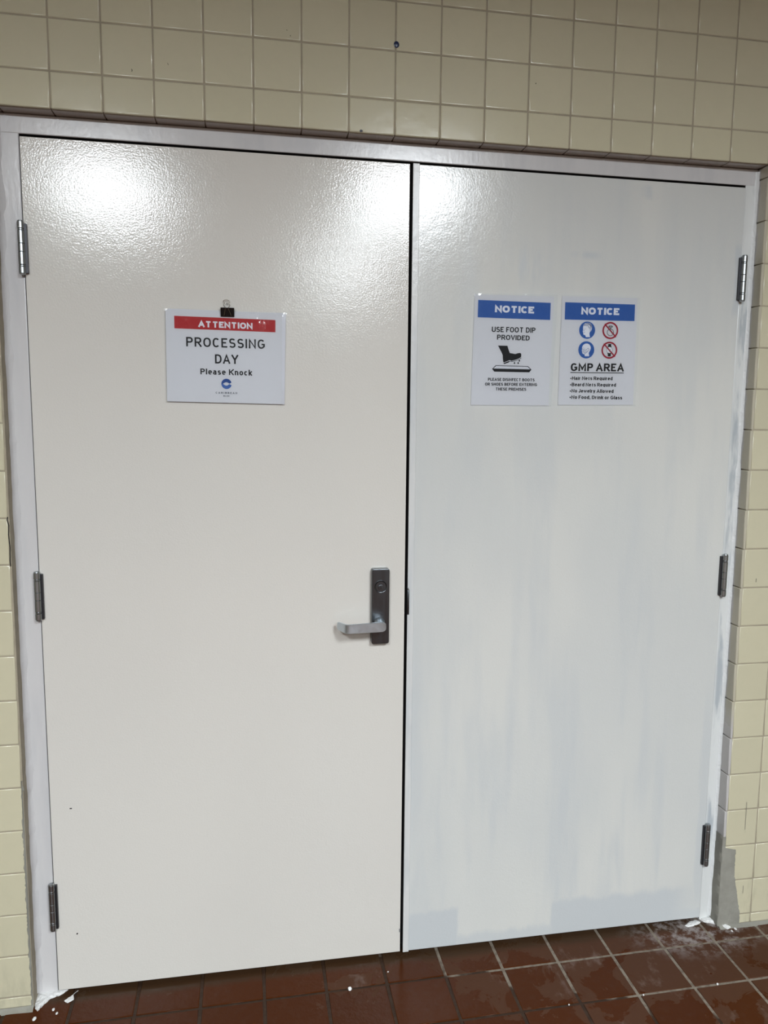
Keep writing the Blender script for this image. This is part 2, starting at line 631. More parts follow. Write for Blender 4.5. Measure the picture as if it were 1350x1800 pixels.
XH = .70
bowl = arc(.5, XH / 2, .5, XH / 2, 0, 360, 20)
GL = {
    'A': (.74, [[(0, 0), (.5, 1), (1, 0)], [(.16, .29), (.84, .29)]]),
    'B': (.66, [[(0, .53), (0, 1)] + arc(.55, .765, .38, .235, 90, -90) + [(0, .53)], [(0, .53)] + arc(.58, .265, .42, .265, 90, -90) + [(0, 0), (0, .53)]]),
    'C': (.68, [arc(.5, .5, .5, .5, 42, 318, 18)]),
    'D': (.68, [[(0, 0), (0, 1)] + arc(.38, .5, .62, .5, 90, -90, 14) + [(0, 0)]]),
    'E': (.58, [[(1, 1), (0, 1), (0, 0), (1, 0)], [(0, .52), (.92, .52)]]),
    'F': (.56, [[(1, 1), (0, 1), (0, 0)], [(0, .5), (.9, .5)]]),
    'G': (.72, [arc(.5, .5, .5, .5, 42, 325, 18) + [(1, .2), (1, .46), (.55, .46)]]),
    'H': (.68, [[(0, 0), (0, 1)], [(1, 0), (1, 1)], [(0, .52), (1, .52)]]),
    'I': (0, [[(.5, 0), (.5, 1)]]),
    'J': (.50, [[(1, 1), (1, .3)] + arc(.5, .3, .5, .3, 0, -170)]),
    'K': (.70, [[(0, 0), (0, 1)], [(1, 1), (.02, .38)], [(.33, .60), (1, 0)]]),
    'L': (.54, [[(0, 1), (0, 0), (1, 0)]]),
    'M': (.84, [[(0, 0), (0, 1), (.5, .22), (1, 1), (1, 0)]]),
    'N': (.70, [[(0, 0), (0, 1), (1, 0), (1, 1)]]),
    'O': (.74, [arc(.5, .5, .5, .5, 0, 360, 28)]),
    'P': (.64, [[(0, 0), (0, 1)] + arc(.55, .735, .45, .265, 90, -90) + [(0, .47)]]),
    'R': (.67, [[(0, 0), (0, 1)] + arc(.55, .735, .42, .265, 90, -90) + [(0, .47)], [(.48, .47), (1, 0)]]),
    'S': (.64, [arc(.5, .755, .46, .245, 25, 270, 14)[:-1] + arc(.5, .255, .5, .255, 90, -155, 14)]),
    'T': (.74, [[(0, 1), (1, 1)], [(.5, 1), (.5, 0)]]),
    'U': (.68, [[(0, 1), (0, .34)] + arc(.5, .34, .5, .34, 180, 360, 14) + [(1, 1)]]),
    'V': (.70, [[(0, 1), (.5, 0), (1, 1)]]),
    'W': (1.0, [[(0, 1), (.25, 0), (.5, 1), (.75, 0), (1, 1)]]),
    'Y': (.70, [[(0, 1), (.5, .43), (1, 1)], [(.5, .43), (.5, 0)]]),
    'a': (.52, [arc(.48, .50, .44, .20, 155, 0, 8) + [(.95, 0)], [(.95, .42), (.42, .42)] + arc(.42, .20, .42, .20, 100, 265, 8) + [(.7, .02), (.95, .16)]]),
    'b': (.54, [[(0, 0), (0, 1)], bowl]),
    'c': (.50, [arc(.5, XH / 2, .5, XH / 2, 42, 318, 14)]),
    'd': (.54, [[(1, 0), (1, 1)], bowl]),
    'e': (.54, [[(0, .36)] + [(1, .36)] + arc(.5, XH / 2, .5, XH / 2, 3, 312, 18)]),
    'i': (0, [[(.5, 0), (.5, XH)], [(.5, .93), (.5, 1.03)]]),
    'k': (.50, [[(0, 0), (0, 1)], [(.95, XH), (.05, .26)], [(.35, .42), (1, 0)]]),
    'l': (0, [[(.5, 0), (.5, 1)]]),
    'n': (.52, [[(0, 0), (0, XH)], [(0, .40)] + arc(.5, .42, .5, .28, 170, 0, 10) + [(1, 0)]]),
    'o': (.55, [bowl]),
    'q': (.54, [[(1, XH), (1, -.28)], bowl]),
    'r': (.40, [[(0, 0), (0, XH)], [(0, .36), (.18, .56), (.5, .69), (1, .70)]]),
    's': (.48, [arc(.5, .53, .44, .17, 25, 270, 10)[:-1] + arc(.5, .18, .5, .18, 90, -155, 10)]),
    't': (.46, [[(.42, .90), (.42, .12), (.58, 0), (1, 0)], [(0, .68), (1, .68)]]),
    'u': (.52, [[(0, XH), (0, .30)] + arc(.5, .28, .5, .28, 180, 350, 10) + [(1, .3)], [(1, XH), (1, 0)]]),
    'w': (.78, [[(0, XH), (.25, 0), (.5, XH), (.75, 0), (1, XH)]]),
    'y': (.52, [[(0, XH), (.5, .02)], [(1, XH), (.42, -.18), (.25, -.27), (.05, -.27)]]),
    ',': (0, [[(.5, .12), (.5, -.04), (.2, -.24)]]),
    '\u2022': (0, [[(.5, .16), (.5, .60)]]),
}


def lettering(s, x0, x1, z0, z1, zr=None, w=.15, mat='black', parent=None, y=-.002, gap=.15, name='lettering', space=.32, wide=1.0):
    """one line of flat printed lettering between x0 and x1, baseline z0 (zr at the right end), cap height up to z1"""
    cur, items = 0.0, []
    for ch in s:
        if ch == ' ':
            cur += space
            continue
        W, st = GL[ch]
        W *= wide
        W = max(W, w * (1.6 if ch == '\u2022' else 1.0))
        items.append((cur, W, st, ch))
        cur += W + gap
    total = cur - gap
    sx = (x1 - x0) / total
    ch_ = z1 - z0
    sl = 0 if zr is None else (zr - z0) / (x1 - x0)
    bm = bmesh.new()
    # draw in cap units, then map to the sheet
    layer = 0
    for cx, W, st, ch in items:
        ww = w * (1.35 if ch == '\u2022' else 1.0)
        for path in st:
            pts = []
            for (u, v) in path:
                px = cx + (w / 2 + u * (W - w) if W > w * 1.01 else W / 2)
                pz = w / 2 + v * (1 - w)
                pts.append((px, pz))
            # square-off open ends that sit on the top/bottom line
            if len(pts) >= 2 and (Vector(pts[0]) - Vector(pts[-1])).length > 1e-6:
                for a, b in ((0, 1), (-1, -2)):
                    pa, pb = Vector(pts[a]), Vector(pts[b])
                    d = (pa - pb)
                    if d.length > 1e-6 and abs(d.normalized().y) > .3 and (abs(path[a][1]) < 1e-6 or abs(path[a][1] - 1) < 1e-6 or abs(path[a][1] - XH) < 1e-6):
                        pa = pa + d.normalized() * (w / 2) / max(abs(d.normalized().y), .3)
                    elif d.length > 1e-6 and abs(d.normalized().x) > .9 and len(path) > 2 and ch in 'EFLT':
                        pa = pa + d.normalized() * (w / 2)
                    pts[a] = tuple(pa)
            layer = (layer + 1) % 3
            ribbon(bm, pts, ww / 2, layer * -.00005, -.0000025)
    for v in bm.verts:
        X = x0 + v.co.x * sx
        Zt = z0 + v.co.z * ch_ + sl * (X - x0)
        v.co = (X, y + v.co.y, Zt)
    for f in bm.faces:
        f.normal_update()
        if f.normal.y > 0:
            f.normal_flip()
    return link(name, bm, M[mat], parent)


# ------------------------------------------------------------------ key measures (metres; doors' face is y = 0)
XL, XR = 0.1149, 2.0043          # corner joints of the opening
YW = -0.0374                     # face of the wall tiles
YG = -0.0358                     # grout plane
YF = 0.006                       # face of the steel frame
ZL = 2.1446                      # underside of the lintel
P = 0.1095                       # tile pitch
X0, Z0 = 0.2443, 2.3332          # a joint crossing of the tile grid
ROOM = (-2.6, 4.6, -7.6)

# ------------------------------------------------------------------ wall with the opening
bm = bmesh.new()
box(bm, ROOM[0], XL + .0025, YG, .16, 0, CEILING_Z)
box(bm, XR - .0035, ROOM[1], YG, .16, 0, CEILING_Z)
box(bm, XL + .0025, XR - .0035, YG, .16, ZL - .0 + .0025, CEILING_Z)
wall = structure(link('wall_front', bm, M['grout']))

G = .0028   # joint width
cache = {}


def wtile(w, h, axis='y', mat='tile', bev=.0030):
    k = (round(w, 4), round(h, 4), axis, mat)
    if k not in cache:
        cache[k] = tile_mesh('tile', w - G, h - G, .0075, bev, M[mat], axis)
    return cache[k]


def add_wall_tile(xa, xb, za, zb, stuff=None):
    w, h = xb - xa, zb - za
    if w < .012 or h < .012:
        return
    me = wtile(w, h)
    loc = Vector(((xa + xb) / 2, YW + random.uniform(-.0003, .0003), (za + zb) / 2))
    if stuff is not None:
        stuff.append((me, loc, (0, 0, 0)))
    else:
        place('tile', me, loc, wall, (random.uniform(-.004, .004), 0, random.uniform(-.004, .004)))


far = []
zlines = [Z0 - P * n for n in range(-7, 22)]           # 2.88 .. 0.034
zl_all = sorted([z for z in zlines if z > .0] + [.004])
zl_all = [z for z in zl_all if z < CEILING_Z] + [CEILING_Z]
# above the lintel
ncol0, ncol1 = -26, 41
for i in range(ncol0, ncol1):
    xa, xb = X0 + i * P, X0 + (i + 1) * P
    zs = [ZL] + [z for z in zl_all if z > ZL + .01]
    for a, b in zip(zs, zs[1:]):
        seen = -3 <= i <= 18 and a < 2.60
        if xb < XL - .04 or xa > XR + .04:
            if not (seen):
                far.append((wtile(xb - xa, b - a), Vector(((xa + xb) / 2, YW, (a + b) / 2)), (0, 0, 0)))
                continue
        add_wall_tile(max(xa, ROOM[0]), min(xb, ROOM[1]), a, b, None if seen else far)
# left of the opening
zs = [z for z in zl_all if z < ZL - .01] + [ZL]
for c in range(0, 25):
    xb, xa = XL - c * P, XL - (c + 1) * P
    for a, b in zip(zs, zs[1:]):
        add_wall_tile(xa, xb, a, b, None if c < 2 else far)
# right of the opening
for c in range(0, 24):
    xa = XR if c == 0 else 2.1030 + (c - 1) * P
    xb = 2.1030 + c * P
    for a, b in zip(zs, zs[1:]):
        add_wall_tile(xa, xb, a, b, None if c < 3 else far)
join_mesh('tiles_further_along', far, M['tile'], wall)

# reveal tiles: left jamb, right jamb, underside of the lintel
RD = YF - YW + .004
for a, b in zip(zs, zs[1:]):
    if b - a < .012:
        continue
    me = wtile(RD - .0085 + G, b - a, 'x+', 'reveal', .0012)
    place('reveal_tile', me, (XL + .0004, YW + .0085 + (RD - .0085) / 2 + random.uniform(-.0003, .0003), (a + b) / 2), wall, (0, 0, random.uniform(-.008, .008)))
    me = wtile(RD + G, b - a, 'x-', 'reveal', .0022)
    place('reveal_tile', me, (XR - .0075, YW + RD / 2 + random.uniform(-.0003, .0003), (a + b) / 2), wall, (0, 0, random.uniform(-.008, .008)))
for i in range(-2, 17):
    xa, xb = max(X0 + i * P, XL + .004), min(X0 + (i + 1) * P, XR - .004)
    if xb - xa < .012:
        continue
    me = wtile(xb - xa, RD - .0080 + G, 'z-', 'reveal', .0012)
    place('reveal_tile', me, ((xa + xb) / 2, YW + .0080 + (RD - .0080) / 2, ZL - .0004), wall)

# cement repair at the foot of both reveals
def cement(side, xs, prof):
    """prof: list of (z, reach over the wall face, reach into the reveal 0..1)"""
    bm = bmesh.new()
    rows = []
    for z, a, d in prof:
        a += .0035 * noise.noise((z * 60, side, 0)) + .002 * noise.noise((z * 190, side, 3))
        xc = xs + (.0014 if side < 0 else -.0082)
        ya = YW - .0012
        yd = ya + (YF + .001 - ya) * d
        row = [(xs + side * a, YG, z), (xs + side * max(a - .002, .0005), ya - .0003, z), (xc - side * -.0, ya, z) if 0 else (xs, ya - .0006, z),
               (xc + side * .0022, ya, z), (xc, ya + .0022, z), (xc - side * .0004, (ya + yd) / 2, z), (xc, yd, z)]
        rows.append([bm.verts.new((p[0] + .0005 * noise.noise((z * 30, k, side)), p[1], p[2])) for k, p in enumerate(row)])
    for r0, r1 in zip(rows, rows[1:]):
        for k in range(len(r0) - 1):
            bm.faces.new((r0[k], r0[k + 1], r1[k + 1], r1[k]))
    bmesh.ops.recalc_face_normals(bm, faces=bm.faces)
    # make sure the patch faces the room
    s = sum((f.normal.y for f in bm.faces), 0)
    if s > 0:
        bmesh.ops.reverse_faces(bm, faces=bm.faces)
    return link('cement_patch', bm, M['cement'], wall, True)


pr = []
z = .004
while z < .600:
    a = .0045 if z < .50 else .0015
    d = 1.0 if z < .52 else max(.25, 1 - (z - .52) / .08 * .5)
    if z > .57:
        a = -.003
    if .02 < z < .10:
        a = .003
    pr.append((z, a, d))
    z += .005
cement(-1, XL, pr)
OUT = [(.004, .060), (.0203, .066), (.051, .060), (.0926, .052), (.1394, .042), (.1747, .037), (.2149, .036), (.238, .038), (.2425, .034), (.2455, .004), (.262, .0015), (.285, -.002)]
pr = []
z = .004
while z < .286:
    for (za, aa), (zb, ab) in zip(OUT, OUT[1:]):
        if za <= z <= zb:
            a = aa + (ab - aa) * (z - za) / (zb - za)
    pr.append((z, a, 1.0 if z < .25 else .8))
    z += .004
cement(1, XR, pr)
# mortar fillet along the foot of the wall
for xa, xb in ((ROOM[0], XL + .003), (XR - .004, ROOM[1])):
    bm = bmesh.new()
    n = 60
    rows = []
    for i in range(n + 1):
        x = xa + (xb - xa) * i / n
        k = 1 + .5 * noise.noise((x * 30, 0, 0))
        rows.append([bm.verts.new(p) for p in ((x, YW - .001, .006 * k), (x, YW - .006 * k, .003), (x, YW - .014 * k, -.001))])
    for r0, r1 in zip(rows, rows[1:]):
        for j in range(2):
            bm.faces.new((r0[j], r0[j + 1], r1[j + 1], r1[j]))
    link('mortar_fillet', bm, M['cement'], wall, True)

# small marks on the wall: blob of dark blue paint, chip, crack, scratches
bm = bmesh.new()
pts = [(1.0125 + .0065 * (1 + .15 * noise.noise((i, 2, 0))) * math.cos(i * PI / 7), 2.3478 + .0075 * (1 + .2 * noise.noise((i, 5, 0))) * math.sin(i * PI / 7)) for i in range(14)]
c = bm.verts.new((1.0125, YW - .0028, 2.3478))
rim = [bm.verts.new((p[0], YW - .0001, p[1])) for p in pts]
for i in range(14):
    bm.faces.new((c, rim[i], rim[(i + 1) % 14]))
bmesh.ops.recalc_face_normals(bm, faces=bm.faces)
o = link('paint_blob', bm, M['bluedot'], wall, True)
o['label'] = 'dark blue blob on a joint of the tiles'


def mark(name, parent, pts, hw, y, mat='black'):
    bm = bmesh.new()
    ribbon(bm, pts, hw, y)
    for f in bm.faces:
        f.normal_update()
        if f.normal.y > 0:
            f.normal_flip()
    return link(name, bm, M[mat], parent)


for pts, hw in (([(.4170, 2.2420), (.4182, 2.2395), (.4172, 2.2365)], .0006), ([(.4945, 2.2615), (.4955, 2.2570)], .0005), ([(1.3568, 2.2915), (1.3560, 2.2890)], .0009),
                ([(2.0442, 1.0455), (2.0440, 1.0350)], .0007), ([(.7580, 2.3560), (.7590, 2.3540)], .0006), ([(.7660, 2.3450), (.7672, 2.3425)], .0006)):
    mark('scratch_mark', wall, pts, hw, YW - .0009)
mark('rubbed_scuff', wall, [(2.0640, .385), (2.0645, .360), (2.0642, .330), (2.0645, .300)], .0010, YW - .0009, 'scuff')
mark('rubbed_scuff', wall, [(2.0720, .125), (2.0722, .100)], .0010, YW - .0009, 'scuff')
mark('chip', wall, [(.9275, 2.1475), (.9300, 2.1500), (.9335, 2.1485)], .0022, YW - .0009, 'grey')
mark('crack', wall, [(XL - .0005, 1.242), (XL - .002, 1.235), (XL + .001, 1.222), (XL - .0005, 1.200), (XL + .0012, 1.170), (XL, 1.140), (XL + .0004, 1.126)], .0010, YW - .0009)

# ------------------------------------------------------------------ steel door frame
trim = structure(empty('trim_1', (0, 0, 0)))
DL0, DL1 = .1678, 1.0556
DR0, DR1 = 1.0632, 1.9600
DTOP, DBOT = 2.0940, .0115


def frame_piece(name, dims, mat):
    o = bbox_obj(name, dims, mat, trim, .0022, 3, True)
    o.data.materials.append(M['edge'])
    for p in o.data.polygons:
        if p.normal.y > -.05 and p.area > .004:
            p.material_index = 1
    return o


frame_piece('frame_jamb', (XL + .0005, .1652, YF, .105, 0, 2.1030), M['frame'])
frame_piece('frame_jamb', (1.9628, XR - .003, YF, .105, 0, 2.1030), M['frame_r'])
frame_piece('frame_head', (XL + .0005, XR - .003, YF, .105, 2.1012, ZL - .001), M['frame'])
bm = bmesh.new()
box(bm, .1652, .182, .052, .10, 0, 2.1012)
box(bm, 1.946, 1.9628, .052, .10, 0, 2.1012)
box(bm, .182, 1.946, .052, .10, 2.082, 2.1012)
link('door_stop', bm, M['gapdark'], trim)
# caulk beads between frame and tile


def bead(x, side, mat, w0):
    bm = bmesh.new()
    n = 150
    rows = []
    for i in range(n + 1):
        z = .012 + (ZL - .02) * i / n
        k = w0 * (1 + .55 * noise.noise((z * 14, side, 0)) + .3 * noise.noise((z * 45, side, 1)))
        rows.append([bm.verts.new(p) for p in ((x, YF - k, z), (x - side * k * .42, YF - k * .36, z), (x - side * k, YF - .0003, z))])
    for r0, r1 in zip(rows, rows[1:]):
        for j in range(2):
            f = bm.faces.new((r0[j], r0[j + 1], r1[j + 1], r1[j]))
    bmesh.ops.recalc_face_normals(bm, faces=bm.faces)
    if sum(f.normal.y for f in bm.faces) > 0:
        bmesh.ops.reverse_faces(bm, faces=bm.faces)
    return link('caulk_bead', bm, mat, trim, True)


bead(XL + .0006, -1, M['caulk_l'], .013)
bead(XR - .0075, 1, M['caulk'], .0075)

# caulk smeared over the feet of the jambs


def blob(name, pts, h, mat, parent, z=0.0, seed=0, lift=None):
    """low lumpy splash with outline pts (x,y) on the floor"""
    bm = bmesh.new()
    P_ = []
    m = len(pts)
    for i in range(m):
        a, b = Vector(pts[i]), Vector(pts[(i + 1) % m])
        for k in range(5):
            q = a.lerp(b, k / 5)
            d = (b - a)
            nn = Vector((-d.y, d.x)).normalized() if d.length else Vector((0, 0))
            P_.append(q + nn * d.length * .13 * noise.noise((q.x * 150, q.y * 150, seed)))
    c = sum((Vector(p) for p in P_), Vector((0, 0))) / len(P_)
    rings = []
    for s, hh in ((1.0, 0), (.94, .6), (.7, 1), (.4, 1.1)):
        rings.append([bm.verts.new((c.x + (p.x - c.x) * s, c.y + (p.y - c.y) * s, z + h * hh * (1 + (.5 * noise.noise((p.x * 120 * s, p.y * 120 * s, seed)) if hh else 0)))) for p in P_])
    n = len(P_)
    for a, b in zip(rings, rings[1:]):
        for i in range(n):
            bm.faces.new((a[i], a[(i + 1) % n], b[(i + 1) % n], b[i]))
    t = bm.verts.new((c.x, c.y, z + h * 1.1))
    for i in range(n):
        bm.faces.new((rings[-1][i], rings[-1][(i + 1) % n], t))
    bmesh.ops.recalc_face_normals(bm, faces=bm.faces)
    return link(name, bm, mat, parent, True)


o = blob('paint_smear', [(.108, .010), (.128, .022), (.172, .022), (.188, .014), (.172, -.004), (.152, -.012), (.140, -.030), (.130, -.052), (.120, -.040), (.117, -.025)], .006, M['splat'], trim, .0, 1)
o = blob('paint_smear', [(1.962, .016), (2.008, .012), (2.026, -.030), (2.036, -.046), (2.022, -.052), (2.006, -.030), (1.990, -.018), (1.972, -.010)], .007, M['splat'], trim, .0, 2)

# ------------------------------------------------------------------ doors
LEAF = dict(y0=0.0, y1=.044)
door1 = structure(bbox_obj('door_1', (DL0, DL1, 0, .044, DBOT, DTOP), M['door_l'], None, .0012, 2, True))
door2 = structure(bbox_obj('door_2', (DR0 + .001, DR1, 0, .044, DBOT, DTOP), M['door_r'], None, .0012, 2, True))
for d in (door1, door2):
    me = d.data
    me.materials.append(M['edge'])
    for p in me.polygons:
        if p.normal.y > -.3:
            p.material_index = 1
    for p in me.polygons:
        p.use_smooth = p.area < .003
o = bbox_obj('meeting_strip', (DR0 - .0005, DR0 + .0160, -.0030, .0, DBOT - .0015, DTOP + .0015), M['frame'], door2, .0009, 2)
q = NT('meeting_strip_paint')
a = q.noise(7, 3, .6, stretch=(4, 1, .5))
M['strip'] = q.set(q.mix(q.ramp(a, .4, .66), (.64, .64, .63), (.55, .57, .58)), .28, 0, q.bump(q.noise(60, 2), 1, .0005))
o.data.materials[0] = M['strip']
# worn strike lip on the meeting edge
o = bbox_obj('strike_lip', (DR0 - .0012, DR0 + .0042, -.0046, .004, .9680, 1.0330), M['plate'], door2, .0012, 2, True)
o['label'] = 'dark metal strike lip on the meeting edge'
bm = bmesh.new()
box(bm, DR0 - .001, DR0 + .0042, -.0046, .002, 1.0330, 1.0420)
for v in bm.verts:
    if v.co.z > 1.04:
        v.co.x = DR0 - .001 + (v.co.x - DR0 + .001) * .35
bevel_all(bm, .0012)
link('strike_lip_tip', bm, M['hinge'], door2, True)


def hinge(x, z0, z1, side, parent):
    """side=+1: door lies to the right of the pin"""
    bm = bmesh.new()
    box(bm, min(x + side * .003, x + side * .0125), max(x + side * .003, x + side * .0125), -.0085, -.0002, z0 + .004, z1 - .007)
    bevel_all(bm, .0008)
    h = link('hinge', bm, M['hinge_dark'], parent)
    H = z1 - z0 - .006
    b = z0 + .003
    cuts = [0, .135, .17, .42, .58, .83, .865, 1.0]
    r = .0078
    for i, (a, c) in enumerate(zip(cuts, cuts[1:])):
        bm = bmesh.new()
        rr = r if i not in (1, 5) else r * .93
        za, zc = b + a * H + .0003, b + c * H - .0003
        lathe(bm, [(rr - .0006, za), (rr, za + .0006), (rr, zc - .0006), (rr - .0006, zc)], x, -.0085, 24)
        # knuckle runs back to its leaf
        o = link('knuckle', bm, M['hinge'], h, True)
    bm = bmesh.new()
    lathe(bm, [(r * .5, z0), (r * .85, z0 + .001), (r * .9, z0 + .003)], x, -.0085, 20)
    link('pin_tip', bm, M['hinge'], h, True)
    bm = bmesh.new()
    lathe(bm, [(r * .9, z1 - .003), (r * .85, z1 - .001), (r * .5, z1)], x, -.0085, 20)
    link('pin_tip', bm, M['hinge'], h, True)
    return h


for z0, z1 in ((1.7912, 1.9112), (.9855, 1.1065), (.1830, .3105)):
    hinge(.1640, z0, z1, 1, door1)
for z0, z1 in ((1.7985, 1.9205), (.9895, 1.1115), (.1800, .3110)):
    hinge(1.9640, z0, z1, -1, door2)

# lock set on the left leaf: plate (part) with cylinder, neck and lever as its pieces
bm = bmesh.new()
box(bm, .9665, 1.0120, -.0210, 0, .8975, 1.0945)
bm.normal_update()
vert = [e for e in bm.edges if abs(e.verts[0].co.x - e.verts[1].co.x) < 1e-6 and abs(e.verts[0].co.z - e.verts[1].co.z) < 1e-6]
bmesh.ops.bevel(bm, geom=vert, offset=.005, segments=4, affect='EDGES', profile=.5)
fr_ = [e for e in bm.edges if all(v.co.y < -.0205 for v in e.verts)]
bmesh.ops.bevel(bm, geom=fr_, offset=.0016, segments=3, affect='EDGES', profile=.5)
lock = link('lock_plate', bm, M['plate'], door1)
lock['label'] = 'dark satin metal lock plate with key cylinder and lever'
CX, CZ = .9893, 1.0490
bm = bmesh.new()
# ring with a groove
prof = [(.0160, -.0208), (.0160, -.0232), (.0152, -.0240), (.0140, -.0236), (.0134, -.0226), (.0134, -.0218)]
n = 40
rings = [[bm.verts.new((CX + r * math.cos(2 * PI * i / n), y, CZ + r * math.sin(2 * PI * i / n))) for i in range(n)] for r, y in prof]
for a, b in zip(rings, rings[1:]):
    for i in range(n):
        bm.faces.new((a[i], a[(i + 1) % n], b[(i + 1) % n], b[i]))
bm.faces.new(rings[-1])
bmesh.ops.recalc_face_normals(bm, faces=bm.faces)
link('key_cylinder', bm, M['plate'], lock, True)
bm = bmesh.new()
cyl(bm, (CX + .0003, CZ - .0022), .0066, 'y', -.0245, -.0216, 28)
bevel_all(bm, .0005)
link('cylinder_plug', bm, M['plate'], lock)
bm = bmesh.new()
box(bm, CX - .0007, CX + .0009, -.0249, -.0240, CZ - .0058, CZ + .0008)
box(bm, CX - .0016, CX + .0003, -.0249, -.0240, CZ - .0036, CZ - .0018)
link('keyway', bm, M['dark'], lock)

SX, SZ = .9868, .9545     # lever spindle axis
bm = bmesh.new()
# neck: flared from rose on the plate to the lever, leaning slightly
rings = []
n = 24
for y, r in ((-.0200, .0145), (-.0230, .0135), (-.0280, .0112), (-.0400, .0100), (-.0520, .0104), (-.0600, .0112)):
    rings.append([bm.verts.new((SX + r * math.cos(2 * PI * i / n), y, SZ + r * math.sin(2 * PI * i / n))) for i in range(n)])
for a, b in zip(rings, rings[1:]):
    for i in range(n):
        bm.faces.new((a[i], a[(i + 1) % n], b[(i + 1) % n], b[i]))
bmesh.ops.recalc_face_normals(bm, faces=bm.faces)
link('lever_neck', bm, M['lever'], lock, True)
# lever: flat bar sweeping left, then returning to the door
path = []   # (x, y, half height)
R0 = .0125
xl = .8985
pts_path = [(SX + .0105, -.0620, .0035), (SX + .0098, -.0622, .0075), (SX + .0065, -.0630, .0106), (SX + .002, -.0635, .0122), (SX - .006, -.0640, .0126), (SX - .03, -.0655, .0124), (xl + .022, -.0672, .0120),
            (xl + .006, -.0680, .0118), (xl + .0005, -.0668, .0117), (xl - .003, -.0630, .0116), (xl - .0085, -.0520, .0112), (xl - .0150, -.0380, .0105), (xl - .0185, -.0310, .0095), (xl - .0192, -.0296, .0070)]
bm = bmesh.new()
rows = []
TH = .0032
for i, (x, y, hh) in enumerate(pts_path):
    a = Vector(pts_path[max(i - 1, 0)][:2])
    b = Vector(pts_path[min(i + 1, len(pts_path) - 1)][:2])
    d = (b - a).normalized()
    nrm = Vector((d.y, -d.x))      # across the bar thickness
    if i < 3:
        nrm = Vector((0, 1))
    zc = SZ - .0018 * min(max((SX - x) / .09, 0), 1)
    row = []
    e = .0012
    for (s, zz) in ((-1, -hh + e), (-1 + e / TH, -hh), (1 - e / TH, -hh), (1, -hh + e), (1, hh - e), (1 - e / TH, hh), (-1 + e / TH, hh), (-1, hh - e)):
        row.append(bm.verts.new((x + nrm.x * TH * s, y + nrm.y * TH * s, zc + zz)))
    rows.append(row)
for a, b in zip(rows, rows[1:]):
    for k in range(8):
        bm.faces.new((a[k], a[(k + 1) % 8], b[(k + 1) % 8], b[k]))
bm.faces.new(rows[0])
bm.faces.new(rows[-1][::-1])
bmesh.ops.recalc_face_normals(bm, faces=bm.faces)
o = link('lever', bm, M['lever'], lock, True)
o['label'] = 'worn silver lever bent back toward the door at its end'

# little scuffs on the left leaf
mark('paint_nick', door1, [(.2130, .5012), (.2185, .5014)], .0013, -.0004)
mark('paint_nick', door1, [(.2172, .1612), (.2196, .1650)], .0016, -.0004)
mark('paint_nick', door1, [(1.0530, .0800), (1.0532, .0700)], .0010, -.0004, 'grey')

# ------------------------------------------------------------------ signs


def sheet(name, quad, y, t, mat, parent, n=10, wave=0.0, curl=None):
    """thin sheet through 4 corners (TL,TR,BR,BL) in x-z, subdivided; curl(u,v)->extra distance off the door"""
    bm = bmesh.new()
    TL, TR, BR, BL = [Vector(q_) for q_ in quad]
    G_ = []
    for j in range(n + 1):
        row = []
        for i in range(n + 1):
            u, v = i / n, j / n
            p = BL.lerp(BR, u).lerp(TL.lerp(TR, u), v)
            d = wave * (.5 + .5 * noise.noise((u * 3.1, v * 3.7, y * 1000))) + (curl(u, v) if curl else 0)
            row.append((p.x, y - d, p.y))
        G_.append(row)
    F_ = [[bm.verts.new(p) for p in r] for r in G_]
    for j in range(n):
        for i in range(n):
            bm.faces.new((F_[j][i], F_[j][i + 1], F_[j + 1][i + 1], F_[j + 1][i]))
    if t:
        B_ = [[bm.verts.new((p[0], p[1] + t, p[2])) for p in r] for r in G_]
        for j in range(n):
            for i in range(n):
                bm.faces.new((B_[j][i], B_[j + 1][i], B_[j + 1][i + 1], B_[j][i + 1]))
        for j in range(n):
            bm.faces.new((F_[j][0], F_[j + 1][0], B_[j + 1][0], B_[j][0]))
            bm.faces.new((F_[j + 1][n], F_[j][n], B_[j][n], B_[j + 1][n]))
            bm.faces.new((F_[0][j + 1], F_[0][j], B_[0][j], B_[0][j + 1]))
            bm.faces.new((F_[n][j], F_[n][j + 1], B_[n][j + 1], B_[n][j]))
    return link(name, bm, mat, parent, True if not t else False)


def flat(name, polys, mat, parent, y):
    bm = bmesh.new()
    for p in polys:
        poly_y(bm, p, y)
    tri(bm)
    return link(name, bm, M[mat], parent)


# --- attention sign
S1 = empty('attention_sign', (.608, -.001, 1.508))
tag(S1, 'laminated landscape sign with a red ATTENTION band hanging from a binder clip', 'sign')
S1i = Matrix.Translation(-S1.location)


def adopt(root):
    """shift children's meshes so that they are local to the root's location"""
    for ch in root.children:
        ch.matrix_parent_inverse = Matrix.Translation(-root.location)


yp = -.0060
sheet('back_sheet', [(.4770, 1.7270), (.7500, 1.7275), (.7465, 1.5085), (.4745, 1.5120)], yp + .0040, .0006, M['paper_back'], S1, 12, .0010)
sheet('back_sheet', [(.4790, 1.7285), (.7535, 1.7260), (.7490, 1.5078), (.4760, 1.5115)], yp + .0022, .0006, M['paper_back'], S1, 12, .0010)
sheet('paper', [(.4731, 1.7262), (.7440, 1.7262), (.7435, 1.5085), (.4720, 1.5117)], yp, .0004, M['paper'], S1, 2)
band_ = flat('header_band', [[(.4928, 1.7121), (.7285, 1.7100), (.7283, 1.6810), (.4928, 1.6831)]], 'red', S1, yp - .0002)
lettering('ATTENTION', .5478, .6742, 1.6880, 1.7026, 1.6866, .25, 'whiteink', band_, yp - .0004, .09, wide=1.25)
lettering('PROCESSING', .5190, .7028, 1.6420, 1.6640, 1.6408, .16, 'black', S1, yp - .0002, .17)
